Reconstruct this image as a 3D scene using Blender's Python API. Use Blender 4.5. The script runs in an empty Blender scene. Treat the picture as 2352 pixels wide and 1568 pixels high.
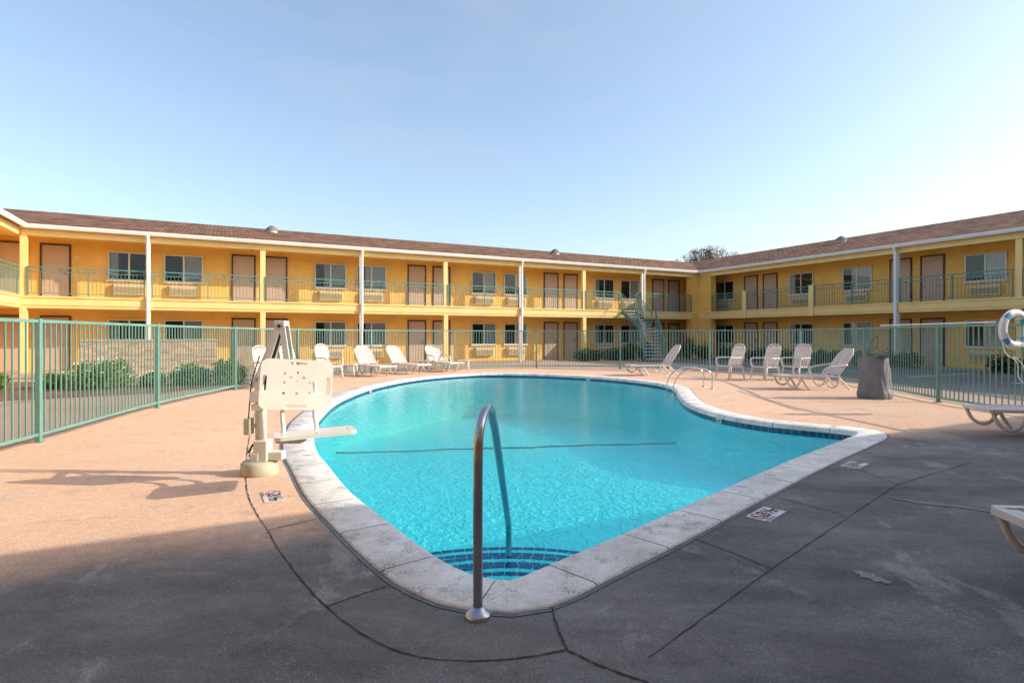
import bpy, bmesh, math, random
from mathutils import Vector, Matrix, noise
from mathutils.geometry import tessellate_polygon
random.seed(7)
scene = bpy.context.scene
COL = scene.collection
R = math.radians

# ------------------------------------------------------------ materials
def newmat(name):
    m = bpy.data.materials.new(name); m.use_nodes = True
    nt = m.node_tree
    for n in list(nt.nodes): nt.nodes.remove(n)
    out = nt.nodes.new('ShaderNodeOutputMaterial')
    return m, nt, out

def N(nt, typ, **kw):
    n = nt.nodes.new(typ)
    for k, v in kw.items(): setattr(n, k, v)
    return n

def ramp(nt, fac, stops):
    r = nt.nodes.new('ShaderNodeValToRGB')
    e = r.color_ramp.elements
    while len(e) < len(stops): e.new(0.5)
    for el, (p, c) in zip(e, stops):
        el.position = p
        el.color = (c, c, c, 1) if isinstance(c, (int, float)) else (*c, 1)
    nt.links.new(fac, r.inputs[0])
    return r.outputs[0]

def mixc(nt, fac, a, b, mode='MIX'):
    m = nt.nodes.new('ShaderNodeMix'); m.data_type = 'RGBA'; m.blend_type = mode
    for s, v in ((0, fac), (6, a), (7, b)):
        if isinstance(v, (int, float)): m.inputs[s].default_value = v
        elif isinstance(v, tuple): m.inputs[s].default_value = (*v, 1)
        else: nt.links.new(v, m.inputs[s])
    return m.outputs[2]

def math2(nt, op, a, b):
    m = nt.nodes.new('ShaderNodeMath'); m.operation = op
    for i, v in enumerate((a, b)):
        if isinstance(v, (int, float)): m.inputs[i].default_value = v
        else: nt.links.new(v, m.inputs[i])
    return m.outputs[0]

def noisetex(nt, co, scale, detail=4, rough=.55, dist=0):
    n = N(nt, 'ShaderNodeTexNoise'); n.inputs['Scale'].default_value = scale
    n.inputs['Detail'].default_value = detail; n.inputs['Roughness'].default_value = rough
    n.inputs['Distortion'].default_value = dist
    nt.links.new(co, n.inputs['Vector']); return n.outputs['Fac']

def mapping(nt, co, scale=(1, 1, 1), rot=(0, 0, 0)):
    m = N(nt, 'ShaderNodeMapping'); m.inputs['Scale'].default_value = scale; m.inputs['Rotation'].default_value = rot
    nt.links.new(co, m.inputs['Vector']); return m.outputs[0]

def bump(nt, h, strength=.3, dist=.01, prev=None):
    b = N(nt, 'ShaderNodeBump'); b.inputs['Strength'].default_value = strength; b.inputs['Distance'].default_value = dist
    nt.links.new(h, b.inputs['Height'])
    if prev is not None: nt.links.new(prev, b.inputs['Normal'])
    return b.outputs[0]

def principled(nt, out, color, rough=.6, metal=0, normal=None, spec=.4):
    p = N(nt, 'ShaderNodeBsdfPrincipled')
    if isinstance(color, tuple): p.inputs['Base Color'].default_value = (*color, 1)
    else: nt.links.new(color, p.inputs['Base Color'])
    if isinstance(rough, (int, float)): p.inputs['Roughness'].default_value = rough
    else: nt.links.new(rough, p.inputs['Roughness'])
    p.inputs['Metallic'].default_value = metal
    p.inputs['Specular IOR Level'].default_value = spec
    if normal is not None: nt.links.new(normal, p.inputs['Normal'])
    nt.links.new(p.outputs[0], out.inputs[0]); return p

def simple(name, col, rough=.6, metal=0, var=.15, scale=3, bs=0, bscale=80, spec=.4, dark=None):
    m, nt, out = newmat(name)
    co = N(nt, 'ShaderNodeTexCoord').outputs['Object']
    n = noisetex(nt, co, scale, 6, .6)
    d = dark or tuple(c * (1 - var * 2) for c in col)
    c = mixc(nt, ramp(nt, n, [(.3, 0.0), (.7, 1.0)]), d, tuple(min(1, c * (1 + var * .3)) for c in col))
    nb = None
    if bs: nb = bump(nt, noisetex(nt, co, bscale, 3, .6), bs, .01)
    principled(nt, out, c, rough, metal, nb, spec)
    return m

M_stucco = simple('stucco_yellow', (.90, .55, .155), .85, var=.08, scale=.9, bs=.35, bscale=70, spec=.15)
M_fascia = simple('fascia_yellow', (.93, .66, .27), .6, var=.06, scale=1.2, bs=.1, bscale=30)
M_white = simple('white_paint', (.88, .86, .82), .45, var=.05, scale=2)
M_teal = simple('teal_paint', (.165, .34, .295), .5, var=.12, scale=3)
M_rail = simple('railing_teal_paint', (.10, .26, .225), .5, var=.10, scale=3)
M_door = simple('door_paint', (.54, .39, .295), .5, var=.06, scale=1.5)
M_brown = simple('brown_trim', (.09, .04, .028), .5, var=.1)
M_frame = simple('window_frame', (.70, .66, .58), .4, var=.05)
M_vent = simple('vent_metal', (.50, .47, .43), .5, var=.08)
M_ac = simple('ac_cream', (.74, .60, .38), .5, var=.06)
M_acdark = simple('ac_dark', (.16, .11, .07), .6)
M_curtain = simple('curtain', (.75, .72, .66), .9, var=.12, scale=2)
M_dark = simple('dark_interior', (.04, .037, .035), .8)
M_plastic = simple('resin_plastic', (.74, .66, .60), .42, var=.07, scale=4)
M_lift = simple('lift_plastic', (.84, .80, .70), .35, var=.06, scale=5)
M_olive = simple('lift_base_cream', (.56, .53, .39), .5, var=.14, scale=8, bs=.1)
M_black = simple('black_rubber', (.03, .03, .03), .6)
M_steel = simple('brushed_steel', (.46, .48, .51), .27, metal=.85, var=.10, scale=14, spec=.6)
M_chrome = simple('polished_steel', (.7, .7, .68), .15, metal=1, var=.03)
M_tarp = simple('grey_tarp', (.19, .20, .225), .55, var=.14, scale=5, bs=.3, bscale=14)
M_blue = simple('ring_blue', (.10, .35, .62), .5, var=.05)
M_ink = simple('marker_ink', (.05, .05, .06), .6)
M_red = simple('marker_red', (.55, .06, .06), .6)
M_tilew = simple('marker_tile', (.74, .72, .68), .4, var=.15, scale=14)
M_joint = simple('joint_dark', (.05, .046, .043), .9)
M_mortar = simple('coping_mortar', (.20, .23, .25), .85, var=.2, scale=8)
M_soil = simple('soil', (.26, .16, .10), .95, var=.3, scale=5, bs=.8, bscale=25)
M_bark = simple('bark', (.12, .08, .05), .9, var=.3, scale=6, bs=.6, bscale=20)
M_petal = simple('white_petals', (.88, .84, .78), .6, var=.05)
M_tread = simple('stair_tread', (.50, .46, .42), .8, var=.1, scale=6)

def leafmat(name, a, b):
    m, nt, out = newmat(name)
    co = N(nt, 'ShaderNodeTexCoord').outputs['Object']
    n = noisetex(nt, co, 3.5, 5, .7)
    c = mixc(nt, ramp(nt, n, [(.35, 0.0), (.65, 1.0)]), a, b)
    n2 = noisetex(nt, co, 30, 2)
    c = mixc(nt, .5, c, ramp(nt, n2, [(.3, .3), (.7, 1.2)]), 'MULTIPLY')
    d = N(nt, 'ShaderNodeBsdfDiffuse'); t = N(nt, 'ShaderNodeBsdfTranslucent'); mx = N(nt, 'ShaderNodeMixShader')
    g = N(nt, 'ShaderNodeBsdfGlossy'); g.inputs['Roughness'].default_value = .5
    nt.links.new(c, d.inputs[0]); nt.links.new(c, t.inputs[0]); mx.inputs[0].default_value = .35
    nt.links.new(d.outputs[0], mx.inputs[1]); nt.links.new(t.outputs[0], mx.inputs[2])
    m2 = N(nt, 'ShaderNodeMixShader'); m2.inputs[0].default_value = .025
    nt.links.new(mx.outputs[0], m2.inputs[1]); nt.links.new(g.outputs[0], m2.inputs[2])
    nt.links.new(m2.outputs[0], out.inputs[0]); return m
M_leaf = leafmat('leaf_rose', (.05, .12, .012), (.19, .33, .04))
M_leafd = leafmat('leaf_hedge', (.025, .05, .018), (.06, .11, .035))
M_leaft = leafmat('leaf_tree', (.16, .12, .07), (.34, .26, .15))

def mk_deck():
    m, nt, out = newmat('pool_deck_concrete')
    co = N(nt, 'ShaderNodeNewGeometry').outputs['Position']
    n1 = noisetex(nt, co, .45, 7, .6, .4)
    c = mixc(nt, ramp(nt, n1, [(.3, 0.0), (.7, 1.0)]), (.76, .47, .30), (.90, .585, .395))
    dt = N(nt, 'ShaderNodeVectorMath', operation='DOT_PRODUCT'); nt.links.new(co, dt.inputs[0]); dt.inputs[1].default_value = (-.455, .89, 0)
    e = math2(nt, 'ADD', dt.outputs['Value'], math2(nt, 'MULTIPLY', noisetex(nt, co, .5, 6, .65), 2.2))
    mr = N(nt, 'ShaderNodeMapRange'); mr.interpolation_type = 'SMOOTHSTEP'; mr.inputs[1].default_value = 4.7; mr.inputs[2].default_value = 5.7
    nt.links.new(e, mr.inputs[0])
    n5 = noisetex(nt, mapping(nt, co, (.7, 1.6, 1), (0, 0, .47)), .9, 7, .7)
    shade_grey = mixc(nt, ramp(nt, n5, [(.36, 0.0), (.64, 1.0)]), (.125, .113, .106), (.265, .243, .226))  # greyer near concrete, with the rear wing's shade painted into its colour
    c = mixc(nt, mr.outputs[0], shade_grey, c)
    n2 = noisetex(nt, mapping(nt, co, (1.5, .9, 1), (0, 0, .5)), .8, 11, .72, .35)
    c = mixc(nt, ramp(nt, n2, [(.56, 0.0), (.61, .26), (.74, .5)]), c, (.62, .55, .49))
    n3 = noisetex(nt, co, 2.3, 8, .7)
    c = mixc(nt, ramp(nt, n3, [(.28, .4), (.45, 0.0)]), c, (.20, .15, .12))
    n4 = noisetex(nt, co, 14, 6, .8)
    c = mixc(nt, .45, c, ramp(nt, n4, [(.35, .70), (.52, 1.0), (.68, 1.3)]), 'MULTIPLY')
    g = noisetex(nt, co, 80, 4, .75)
    c = mixc(nt, .6, c, ramp(nt, g, [(.36, .5), (.50, .98), (.66, 1.35)]), 'MULTIPLY')
    v = N(nt, 'ShaderNodeTexVoronoi'); v.inputs['Scale'].default_value = 52; nt.links.new(co, v.inputs['Vector'])
    sp = ramp(nt, v.outputs['Distance'], [(.10, 1.0), (.32, 0.0)])
    pm = ramp(nt, noisetex(nt, co, 1.7, 6, .75), [(.44, 0.0), (.62, 1.0)])
    f2 = math2(nt, 'MULTIPLY', math2(nt, 'MULTIPLY', sp, pm), .42)
    c = mixc(nt, f2, c, (.60, .56, .52))
    b = bump(nt, g, .4, .012)
    b = bump(nt, noisetex(nt, co, 9, 4), .22, .02, b)
    principled(nt, out, c, .8, 0, b, .22); return m
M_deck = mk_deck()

def mk_ground(name, a, b_):
    m, nt, out = newmat(name)
    co = N(nt, 'ShaderNodeNewGeometry').outputs['Position']
    n1 = noisetex(nt, co, .3, 7, .6, .3)
    c = mixc(nt, ramp(nt, n1, [(.3, 0.0), (.7, 1.0)]), a, b_)
    g = noisetex(nt, co, 50, 4, .7)
    c = mixc(nt, .6, c, ramp(nt, g, [(.35, .6), (.65, 1.2)]), 'MULTIPLY')
    principled(nt, out, c, .85, 0, bump(nt, g, .4, .01), .3); return m
M_ground = mk_ground('courtyard_ground', (.42, .31, .24), (.54, .42, .32))
M_asphalt = mk_ground('parking_asphalt', (.12, .12, .12), (.23, .225, .22))
M_patch = mk_ground('pale_cement', (.26, .235, .215), (.36, .33, .30))

def mk_coping():
    m, nt, out = newmat('coping_white')
    co = N(nt, 'ShaderNodeNewGeometry').outputs['Position']
    n1 = noisetex(nt, co, 2.2, 8, .7)
    c = mixc(nt, ramp(nt, n1, [(.3, 0.0), (.6, 1.0)]), (.64, .58, .51), (.92, .88, .82))
    n2 = noisetex(nt, co, 26, 5, .8)
    c = mixc(nt, .6, c, ramp(nt, n2, [(.34, .78), (.55, 1.05)]), 'MULTIPLY')
    v = noisetex(nt, co, 110, 2, .6)
    pm = noisetex(nt, co, 5, 4, .7)
    c = mixc(nt, ramp(nt, math2(nt, 'ADD', v, pm), [(.80, .8), (.90, 0.0)]), c, (.18, .14, .12))
    principled(nt, out, c, .7, 0, bump(nt, v, .4, .008), .3); return m
M_coping = mk_coping()

def mk_roof():
    m, nt, out = newmat('shingle_roof')
    co = N(nt, 'ShaderNodeTexCoord').outputs['Object']
    b = N(nt, 'ShaderNodeTexBrick'); nt.links.new(co, b.inputs['Vector'])
    b.inputs['Scale'].default_value = 1.0; b.inputs['Brick Width'].default_value = .32; b.inputs['Row Height'].default_value = .20
    b.inputs['Mortar Size'].default_value = .018; b.inputs['Bias'].default_value = 0
    b.inputs['Color1'].default_value = (.36, .20, .13, 1); b.inputs['Color2'].default_value = (.14, .072, .048, 1)
    b.inputs['Mortar'].default_value = (.05, .03, .02, 1)
    n = noisetex(nt, co, .8, 6, .7)
    c = mixc(nt, .7, b.outputs['Color'], ramp(nt, n, [(.3, .65), (.7, 1.25)]), 'MULTIPLY')
    principled(nt, out, c, .95, 0, bump(nt, b.outputs['Fac'], .5, -.02), .1); return m
M_roof = mk_roof()

def mk_brick():
    m, nt, out = newmat('stone_brick')
    co = N(nt, 'ShaderNodeTexCoord').outputs['Object']
    s = N(nt, 'ShaderNodeSeparateXYZ'); nt.links.new(co, s.inputs[0])
    k = N(nt, 'ShaderNodeCombineXYZ'); nt.links.new(s.outputs[0], k.inputs[0]); nt.links.new(s.outputs[2], k.inputs[1])
    b = N(nt, 'ShaderNodeTexBrick'); nt.links.new(k.outputs[0], b.inputs['Vector'])
    b.inputs['Scale'].default_value = 1.0; b.inputs['Brick Width'].default_value = .28; b.inputs['Row Height'].default_value = .075
    b.inputs['Mortar Size'].default_value = .008
    b.inputs['Color1'].default_value = (.70, .46, .30, 1); b.inputs['Color2'].default_value = (.40, .22, .14, 1)
    b.inputs['Mortar'].default_value = (.5, .40, .31, 1)
    n = noisetex(nt, co, 6, 5, .7)
    c = mixc(nt, .6, b.outputs['Color'], ramp(nt, n, [(.3, .7), (.7, 1.3)]), 'MULTIPLY')
    principled(nt, out, c, .85, 0, bump(nt, b.outputs['Fac'], .6, -.02), .2); return m
M_brick = mk_brick()

def mk_tile():
    m, nt, out = newmat('waterline_tile')
    uv = N(nt, 'ShaderNodeTexCoord').outputs['UV']
    b = N(nt, 'ShaderNodeTexBrick'); nt.links.new(uv, b.inputs['Vector']); b.offset = 0
    b.inputs['Scale'].default_value = 1.0; b.inputs['Brick Width'].default_value = .10; b.inputs['Row Height'].default_value = .10
    b.inputs['Mortar Size'].default_value = .003
    b.inputs['Color1'].default_value = (.02, .07, .18, 1); b.inputs['Color2'].default_value = (.03, .14, .24, 1)
    b.inputs['Mortar'].default_value = (.10, .20, .25, 1)
    ch = N(nt, 'ShaderNodeTexChecker'); ch.inputs['Scale'].default_value = 14.142
    nt.links.new(mapping(nt, uv, (1, 1, 1), (0, 0, R(45))), ch.inputs['Vector'])
    c = mixc(nt, .25, b.outputs['Color'], ch.outputs['Fac'], 'OVERLAY')
    principled(nt, out, c, .15, 0, None, .5); return m
M_tile = mk_tile()
M_bluetile = simple('step_tile_blue', (.010, .06, .30), .2, var=.25, scale=12)

def mk_plaster():
    m, nt, out = newmat('pool_plaster')
    co = N(nt, 'ShaderNodeNewGeometry').outputs['Position']
    s = N(nt, 'ShaderNodeSeparateXYZ'); nt.links.new(co, s.inputs[0])
    mr = N(nt, 'ShaderNodeMapRange'); mr.inputs[1].default_value = -1.7; mr.inputs[2].default_value = -.6
    nt.links.new(s.outputs[2], mr.inputs[0])
    c = mixc(nt, mr.outputs[0], (.14, .98, .93), (.08, .98, 1.0))
    w = N(nt, 'ShaderNodeTexNoise'); w.inputs['Scale'].default_value = 2.1; w.inputs['Detail'].default_value = 5
    nt.links.new(co, w.inputs['Vector'])
    wv = N(nt, 'ShaderNodeVectorMath', operation='MULTIPLY_ADD')
    nt.links.new(w.outputs['Color'], wv.inputs[0]); wv.inputs[1].default_value = (.75, .75, 0); nt.links.new(mapping(nt, co, (1.0, .75, 1)), wv.inputs[2])
    v = N(nt, 'ShaderNodeTexVoronoi'); v.feature = 'DISTANCE_TO_EDGE'; v.inputs['Scale'].default_value = 5.6
    nt.links.new(wv.outputs[0], v.inputs['Vector'])
    v2 = N(nt, 'ShaderNodeTexVoronoi'); v2.feature = 'DISTANCE_TO_EDGE'; v2.inputs['Scale'].default_value = 11.5
    nt.links.new(wv.outputs[0], v2.inputs['Vector'])
    h = math2(nt, 'ADD', ramp(nt, v.outputs['Distance'], [(0, 1.0), (.14, .2), (.5, 0.0)]), math2(nt, 'MULTIPLY', ramp(nt, v2.outputs['Distance'], [(0, 1.0), (.18, .15), (.5, 0.0)]), .5))
    b = bump(nt, h, .8, .020)
    principled(nt, out, c, .9, 0, b, 0.0); return m
M_plaster = mk_plaster()

def mk_water():
    m, nt, out = newmat('pool_water')
    co = N(nt, 'ShaderNodeNewGeometry').outputs['Position']
    h1 = noisetex(nt, mapping(nt, co, (1.0, 1.4, 1)), 3.0, 4, .55, .8)
    h2 = noisetex(nt, mapping(nt, co, (1.6, 1.0, 1)), 12, 3, .5, .4)
    b = bump(nt, h1, .10, .05); b = bump(nt, h2, .22, .018, b)
    t = N(nt, 'ShaderNodeBsdfTransparent'); t.inputs[0].default_value = (1.0, 1.0, 1.0, 1)
    g = N(nt, 'ShaderNodeBsdfGlossy'); g.inputs['Roughness'].default_value = .015; nt.links.new(b, g.inputs['Normal'])
    f = N(nt, 'ShaderNodeFresnel'); f.inputs['IOR'].default_value = 1.11; nt.links.new(b, f.inputs['Normal'])
    mx = N(nt, 'ShaderNodeMixShader'); nt.links.new(f.outputs[0], mx.inputs[0])
    nt.links.new(t.outputs[0], mx.inputs[1]); nt.links.new(g.outputs[0], mx.inputs[2])
    nt.links.new(mx.outputs[0], out.inputs[0]); return m
M_water = mk_water()

def mk_glass():
    m, nt, out = newmat('window_glass')
    t = N(nt, 'ShaderNodeBsdfTransparent'); t.inputs[0].default_value = (.75, .78, .78, 1)
    g = N(nt, 'ShaderNodeBsdfGlossy'); g.inputs['Roughness'].default_value = .02
    f = N(nt, 'ShaderNodeFresnel'); f.inputs['IOR'].default_value = 1.6
    mx = N(nt, 'ShaderNodeMixShader'); nt.links.new(f.outputs[0], mx.inputs[0])
    nt.links.new(t.outputs[0], mx.inputs[1]); nt.links.new(g.outputs[0], mx.inputs[2])
    nt.links.new(mx.outputs[0], out.inputs[0]); return m
M_glass = mk_glass()

# ------------------------------------------------------------ mesh builder
class MB:
    def __init__(s): s.v = []; s.f = []; s.m = []; s.s = []
    def add(s, vs, fs, mi=0, M=None, smooth=False):
        o = len(s.v)
        for p in vs:
            p = Vector(p); s.v.append(M @ p if M else p)
        for f in fs:
            s.f.append([i + o for i in f]); s.m.append(mi); s.s.append(smooth)
        return s
    def box(s, x0, x1, y0, y1, z0, z1, mi=0, M=None):
        vs = [(x0, y0, z0), (x1, y0, z0), (x1, y1, z0), (x0, y1, z0), (x0, y0, z1), (x1, y0, z1), (x1, y1, z1), (x0, y1, z1)]
        return s.add(vs, [(0, 3, 2, 1), (4, 5, 6, 7), (0, 1, 5, 4), (1, 2, 6, 5), (2, 3, 7, 6), (3, 0, 4, 7)], mi, M)
    def prism(s, poly, y0, y1, mi=0, M=None):
        n = len(poly)
        vs = [(x, y0, z) for x, z in poly] + [(x, y1, z) for x, z in poly]
        fs = [tuple(range(n)), tuple(range(2 * n - 1, n - 1, -1))]
        fs += [(i, i + n, (i + 1) % n + n, (i + 1) % n) for i in range(n)]
        return s.add(vs, fs, mi, M)
    def tube(s, path, r, mi=0, seg=8, M=None, sx=1, sy=1, closed=False, smooth=True):
        P = [Vector(p) for p in path]; n = len(P)
        rs = r if isinstance(r, (list, tuple)) else [r] * n
        vs = []; up = None
        for i in range(n):
            if closed: d = P[(i + 1) % n] - P[i - 1]
            else: d = P[min(i + 1, n - 1)] - P[max(i - 1, 0)]
            d.normalize()
            if up is None:
                up = Vector((0, 1, 0)) if abs(d.y) < .9 else Vector((1, 0, 0))
            a = d.cross(up).normalized(); up = a.cross(d).normalized()
            for k in range(seg):
                t = 2 * math.pi * k / seg
                vs.append(P[i] + a * math.cos(t) * rs[i] * sx + up * math.sin(t) * rs[i] * sy)
        fs = []
        for i in range(n if closed else n - 1):
            j = (i + 1) % n
            for k in range(seg):
                k2 = (k + 1) % seg
                fs.append((i * seg + k, i * seg + k2, j * seg + k2, j * seg + k))
        if not closed:
            fs.append(tuple(range(seg - 1, -1, -1))); fs.append(tuple(range((n - 1) * seg, n * seg)))
        s.add(vs, fs, mi, M, smooth)
        if not closed: s.s[-1] = s.s[-2] = False
        return s
    def lathe(s, prof, seg=20, mi=0, M=None, smooth=True):
        vs = []; fs = []
        for r, z in prof:
            for k in range(seg):
                t = 2 * math.pi * k / seg; vs.append((r * math.cos(t), r * math.sin(t), z))
        for i in range(len(prof) - 1):
            for k in range(seg):
                k2 = (k + 1) % seg
                fs.append((i * seg + k, i * seg + k2, (i + 1) * seg + k2, (i + 1) * seg + k))
        fs.append(tuple(range((len(prof) - 1) * seg, len(prof) * seg)))
        s.add(vs, fs, mi, M, smooth); s.s[-1] = False
        return s
    def mesh(s, name, mats):
        me = bpy.data.meshes.new(name); me.from_pydata([tuple(p) for p in s.v], [], s.f)
        for m in (mats if isinstance(mats, (list, tuple)) else [mats]): me.materials.append(m)
        me.polygons.foreach_set('material_index', s.m); me.polygons.foreach_set('use_smooth', s.s)
        me.update(); return me
    def obj(s, name, mats, parent=None, loc=(0, 0, 0), rz=0, bev=0):
        return place(s.mesh(name, mats), name, parent, loc, rz, bev)

def place(me, name, parent=None, loc=(0, 0, 0), rz=0, bev=0):
    o = bpy.data.objects.new(name, me); COL.objects.link(o)
    o.location = loc; o.rotation_euler = (0, 0, rz)
    if parent: o.parent = parent
    if bev:
        b = o.modifiers.new('bevel', 'BEVEL'); b.width = bev; b.segments = 2; b.limit_method = 'ANGLE'
    return o

def tag(o, label, category, group=None):
    o['label'] = label; o['category'] = category
    if group: o['group'] = group
    return o
def thing(name, label, category, loc=(0, 0, 0), rz=0, group=None):
    return tag(place(None, name, None, loc, rz), label, category, group)
def structure(o): o['kind'] = 'structure'; return o

def smoothpath(pts, n=8):
    P = [Vector(p) for p in pts]; out = []
    for i in range(len(P) - 1):
        p0 = P[max(i - 1, 0)]; p1 = P[i]; p2 = P[i + 1]; p3 = P[min(i + 2, len(P) - 1)]
        for k in range(n):
            t = k / n
            out.append(.5 * ((2 * p1) + (p2 - p0) * t + (2 * p0 - 5 * p1 + 4 * p2 - p3) * t * t + (3 * p1 - p0 - 3 * p2 + p3) * t ** 3))
    out.append(P[-1]); return out

# ------------------------------------------------------------ pool outline
OUT = [(-.18, 2.74), (.01, 2.72), (.22, 2.80), (.54, 3.10), (1.2, 3.74), (2.05, 4.6), (3.26, 5.8), (4.36, 6.83), (4.98, 7.45), (5.12, 7.9), (4.85, 8.28), (4.4, 8.65), (4.0, 9.15),
       (3.78, 10.0), (3.82, 11.2), (4.14, 12.8), (4.47, 14.3), (4.36, 15.8), (3.5, 17.6), (2.1, 19.0), (.4, 19.9), (-1.5, 19.8), (-3.1, 18.0), (-3.92, 15.2), (-3.97, 11.9), (-3.52, 9.16),
       (-3.06, 7.57), (-2.63, 6.45), (-2.2, 5.6), (-1.71, 4.66), (-1.29, 4.0), (-.95, 3.48), (-.65, 3.07), (-.40, 2.84)]
def closed_cr(pts, n=10):
    P = [Vector(p) for p in pts]; L = len(P); out = []
    for i in range(L):
        p0, p1, p2, p3 = P[i - 1], P[i], P[(i + 1) % L], P[(i + 2) % L]
        for k in range(n):
            t = k / n
            out.append(.5 * ((2 * p1) + (p2 - p0) * t + (2 * p0 - 5 * p1 + 4 * p2 - p3) * t * t + (3 * p1 - p0 - 3 * p2 + p3) * t ** 3))
    return out
DN = closed_cr(OUT)
cum = [0.0]
for i in range(len(DN)): cum.append(cum[-1] + (DN[(i + 1) % len(DN)] - DN[i]).length)
PL = cum[-1]
def at(s):
    s %= PL
    lo, hi = 0, len(DN)
    while hi - lo > 1:
        mid = (lo + hi) // 2
        if cum[mid] <= s: lo = mid
        else: hi = mid
    t = (s - cum[lo]) / max(1e-9, cum[lo + 1] - cum[lo])
    return DN[lo].lerp(DN[(lo + 1) % len(DN)], t)
def inn(s, d):
    t = (at(s + .12) - at(s - .12)).normalized()
    return at(s) + Vector((-t.y, t.x)) * d
NS = 58
samples = []
for j in range(NS):
    s0 = j * PL / NS; st = PL / NS
    samples += [(s0, True), (s0 + .009, False), (s0 + st * .25, False), (s0 + st * .5, False), (s0 + st * .75, False)]
CW = .37
outer = [at(s) for s, _ in samples]
n = len(samples)
prof = [(0.0, -.02), (.0, .012), (.015, .020), (CW - .05, .020), (CW - .015, .010), (CW, -.015), (CW, -.05)]
mb = MB(); vs = []
for (s, _) in samples:
    for d, z in prof:
        p = inn(s, d); vs.append((p.x, p.y, z))
k = len(prof); fs = []; mi = []
for i in range(n):
    j = (i + 1) % n
    for a in range(k - 1):
        fs.append((i * k + a, j * k + a, j * k + a + 1, i * k + a + 1)); mi.append(1 if samples[i][1] else 0)
mb.v = [Vector(p) for p in vs]; mb.f = [list(f) for f in fs]; mb.m = mi; mb.s = [True] * len(fs)
pool = thing('swimming_pool', 'curved turquoise swimming pool with white coping set in the deck', 'swimming pool')
coping = mb.obj('coping', [M_coping, M_joint], pool)
mb = MB()
vs = [(at(s).x, at(s).y, .004) for s, _ in samples] + [(inn(s, -.03).x, inn(s, -.03).y, .004) for s, _ in samples]
mb.add(vs, [(i, i + n, (i + 1) % n + n, (i + 1) % n) for i in range(n)])
mb.obj('mortar_joint', M_mortar, pool)
WZ = -.095
def band(name, z0, z1, mat):
    me = bpy.data.meshes.new(name)
    vs = [(*(inn(s, CW - .012)), z0) for s, _ in samples] + [(*(inn(s, CW - .012)), z1) for s, _ in samples]
    fs = [(i, i + n, (i + 1) % n + n, (i + 1) % n) for i in range(n)]
    me.from_pydata(vs, [], fs)
    ul = me.uv_layers.new()
    for p in me.polygons:
        i = p.index; s0 = samples[i][0]; s1 = samples[i + 1][0] if i + 1 < n else PL
        for li, c in zip(p.loop_indices, [(s0, z0), (s0, z1), (s1, z1), (s1, z0)]): ul.data[li].uv = c
        p.use_smooth = True
    me.materials.append(mat)
    return place(me, name, pool)
band('waterline_tile', -.135, -.0495, M_tile)
band('pool_wall', -2.6, -.135, M_plaster)
def fz(y):
    if y < 10.5: return -.72 - (y - 3) * .03
    if y < 16: return -.945 - (y - 10.5) * .10
    return -1.495
mb = MB(); xs = [-4.6 + i * 1.0 for i in range(11)]; ys = [2.2 + i * .6 for i in range(32)]
vs = [(x, y, fz(y)) for y in ys for x in xs]; w = len(xs)
mb.add(vs, [(r * w + c, r * w + c + 1, (r + 1) * w + c + 1, (r + 1) * w + c) for r in range(len(ys) - 1) for c in range(w - 1)], smooth=True)
mb.obj('pool_floor', M_plaster, pool)
mb = MB(); vs = []
for i in range(81):
    x, y = -4.0 + i * .1, 11.1 + .03 * i + .05 * math.sin(i * .55) + .06 * math.sin(i * .23 + 1)
    wv_ = .20 + .05 * math.sin(i * .8)
    vs += [(x, y, fz(y) + .012), (x, y + wv_, fz(y + wv_) + .012)]
mb.add(vs, [(2 * i, 2 * i + 2, 2 * i + 3, 2 * i + 1) for i in range(80)])
mb.obj('floor_tile_line', M_bluetile, pool)
mb = MB()
cx, cy = -.03, 2.95
for rr, zt, zb in ((1.85, -.46, -.9), (1.36, -.34, -.46), (.90, -.22, -.34)):
    seg = 40
    a0, a1 = R(15), R(165)
    ang = [a0 + (a1 - a0) * i / seg for i in range(seg + 1)]
    vs = [(cx, cy, zt)] + [(cx + rr * math.cos(a), cy + rr * math.sin(a), zt) for a in ang] + [(cx + rr * math.cos(a), cy + rr * math.sin(a), zb) for a in ang]
    mb.add(vs, [(0, i + 1, i + 2) for i in range(seg)] + [(i + 1, i + 2 + seg, i + 3 + seg, i + 2) for i in range(seg)], 0)
    for d0, d1 in ((.0, .055), (.12, .175)):
        tl = 0.10 / rr
        na = int((a1 - a0) / tl)
        for q in range(na):
            b0 = a0 + q * tl + .004 / rr; b1 = a0 + (q + 1) * tl - .004 / rr
            r0, r1 = rr - d0 - .004, rr - d1
            mb.add([(cx + r0 * math.cos(b0), cy + r0 * math.sin(b0), zt + .005), (cx + r0 * math.cos(b1), cy + r0 * math.sin(b1), zt + .005),
                    (cx + r1 * math.cos(b1), cy + r1 * math.sin(b1), zt + .005), (cx + r1 * math.cos(b0), cy + r1 * math.sin(b0), zt + .005)], [(0, 1, 2, 3)], 1)
mb.obj('entry_steps', [M_plaster, M_bluetile], pool)
ring = [Vector((*(inn(s, CW - .012)), 0)) for s, _ in samples]
def flat(name, polys, z, mat, parent=None):
    rr = [[Vector((p[0], p[1], 0)) for p in pl] for pl in polys]
    t = tessellate_polygon(rr); vs = [p for pl in rr for p in pl]
    me = bpy.data.meshes.new(name); fs = []
    for a, b, c in t:
        nz = (vs[b] - vs[a]).cross(vs[c] - vs[a]).z
        if abs(nz) < 1e-9: continue
        fs.append((a, b, c) if nz > 0 else (a, c, b))
    me.from_pydata([(p.x, p.y, z) for p in vs], [], fs); me.materials.append(mat); me.update()
    return place(me, name, parent)
structure(flat('water', [ring], WZ, M_water))

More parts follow.
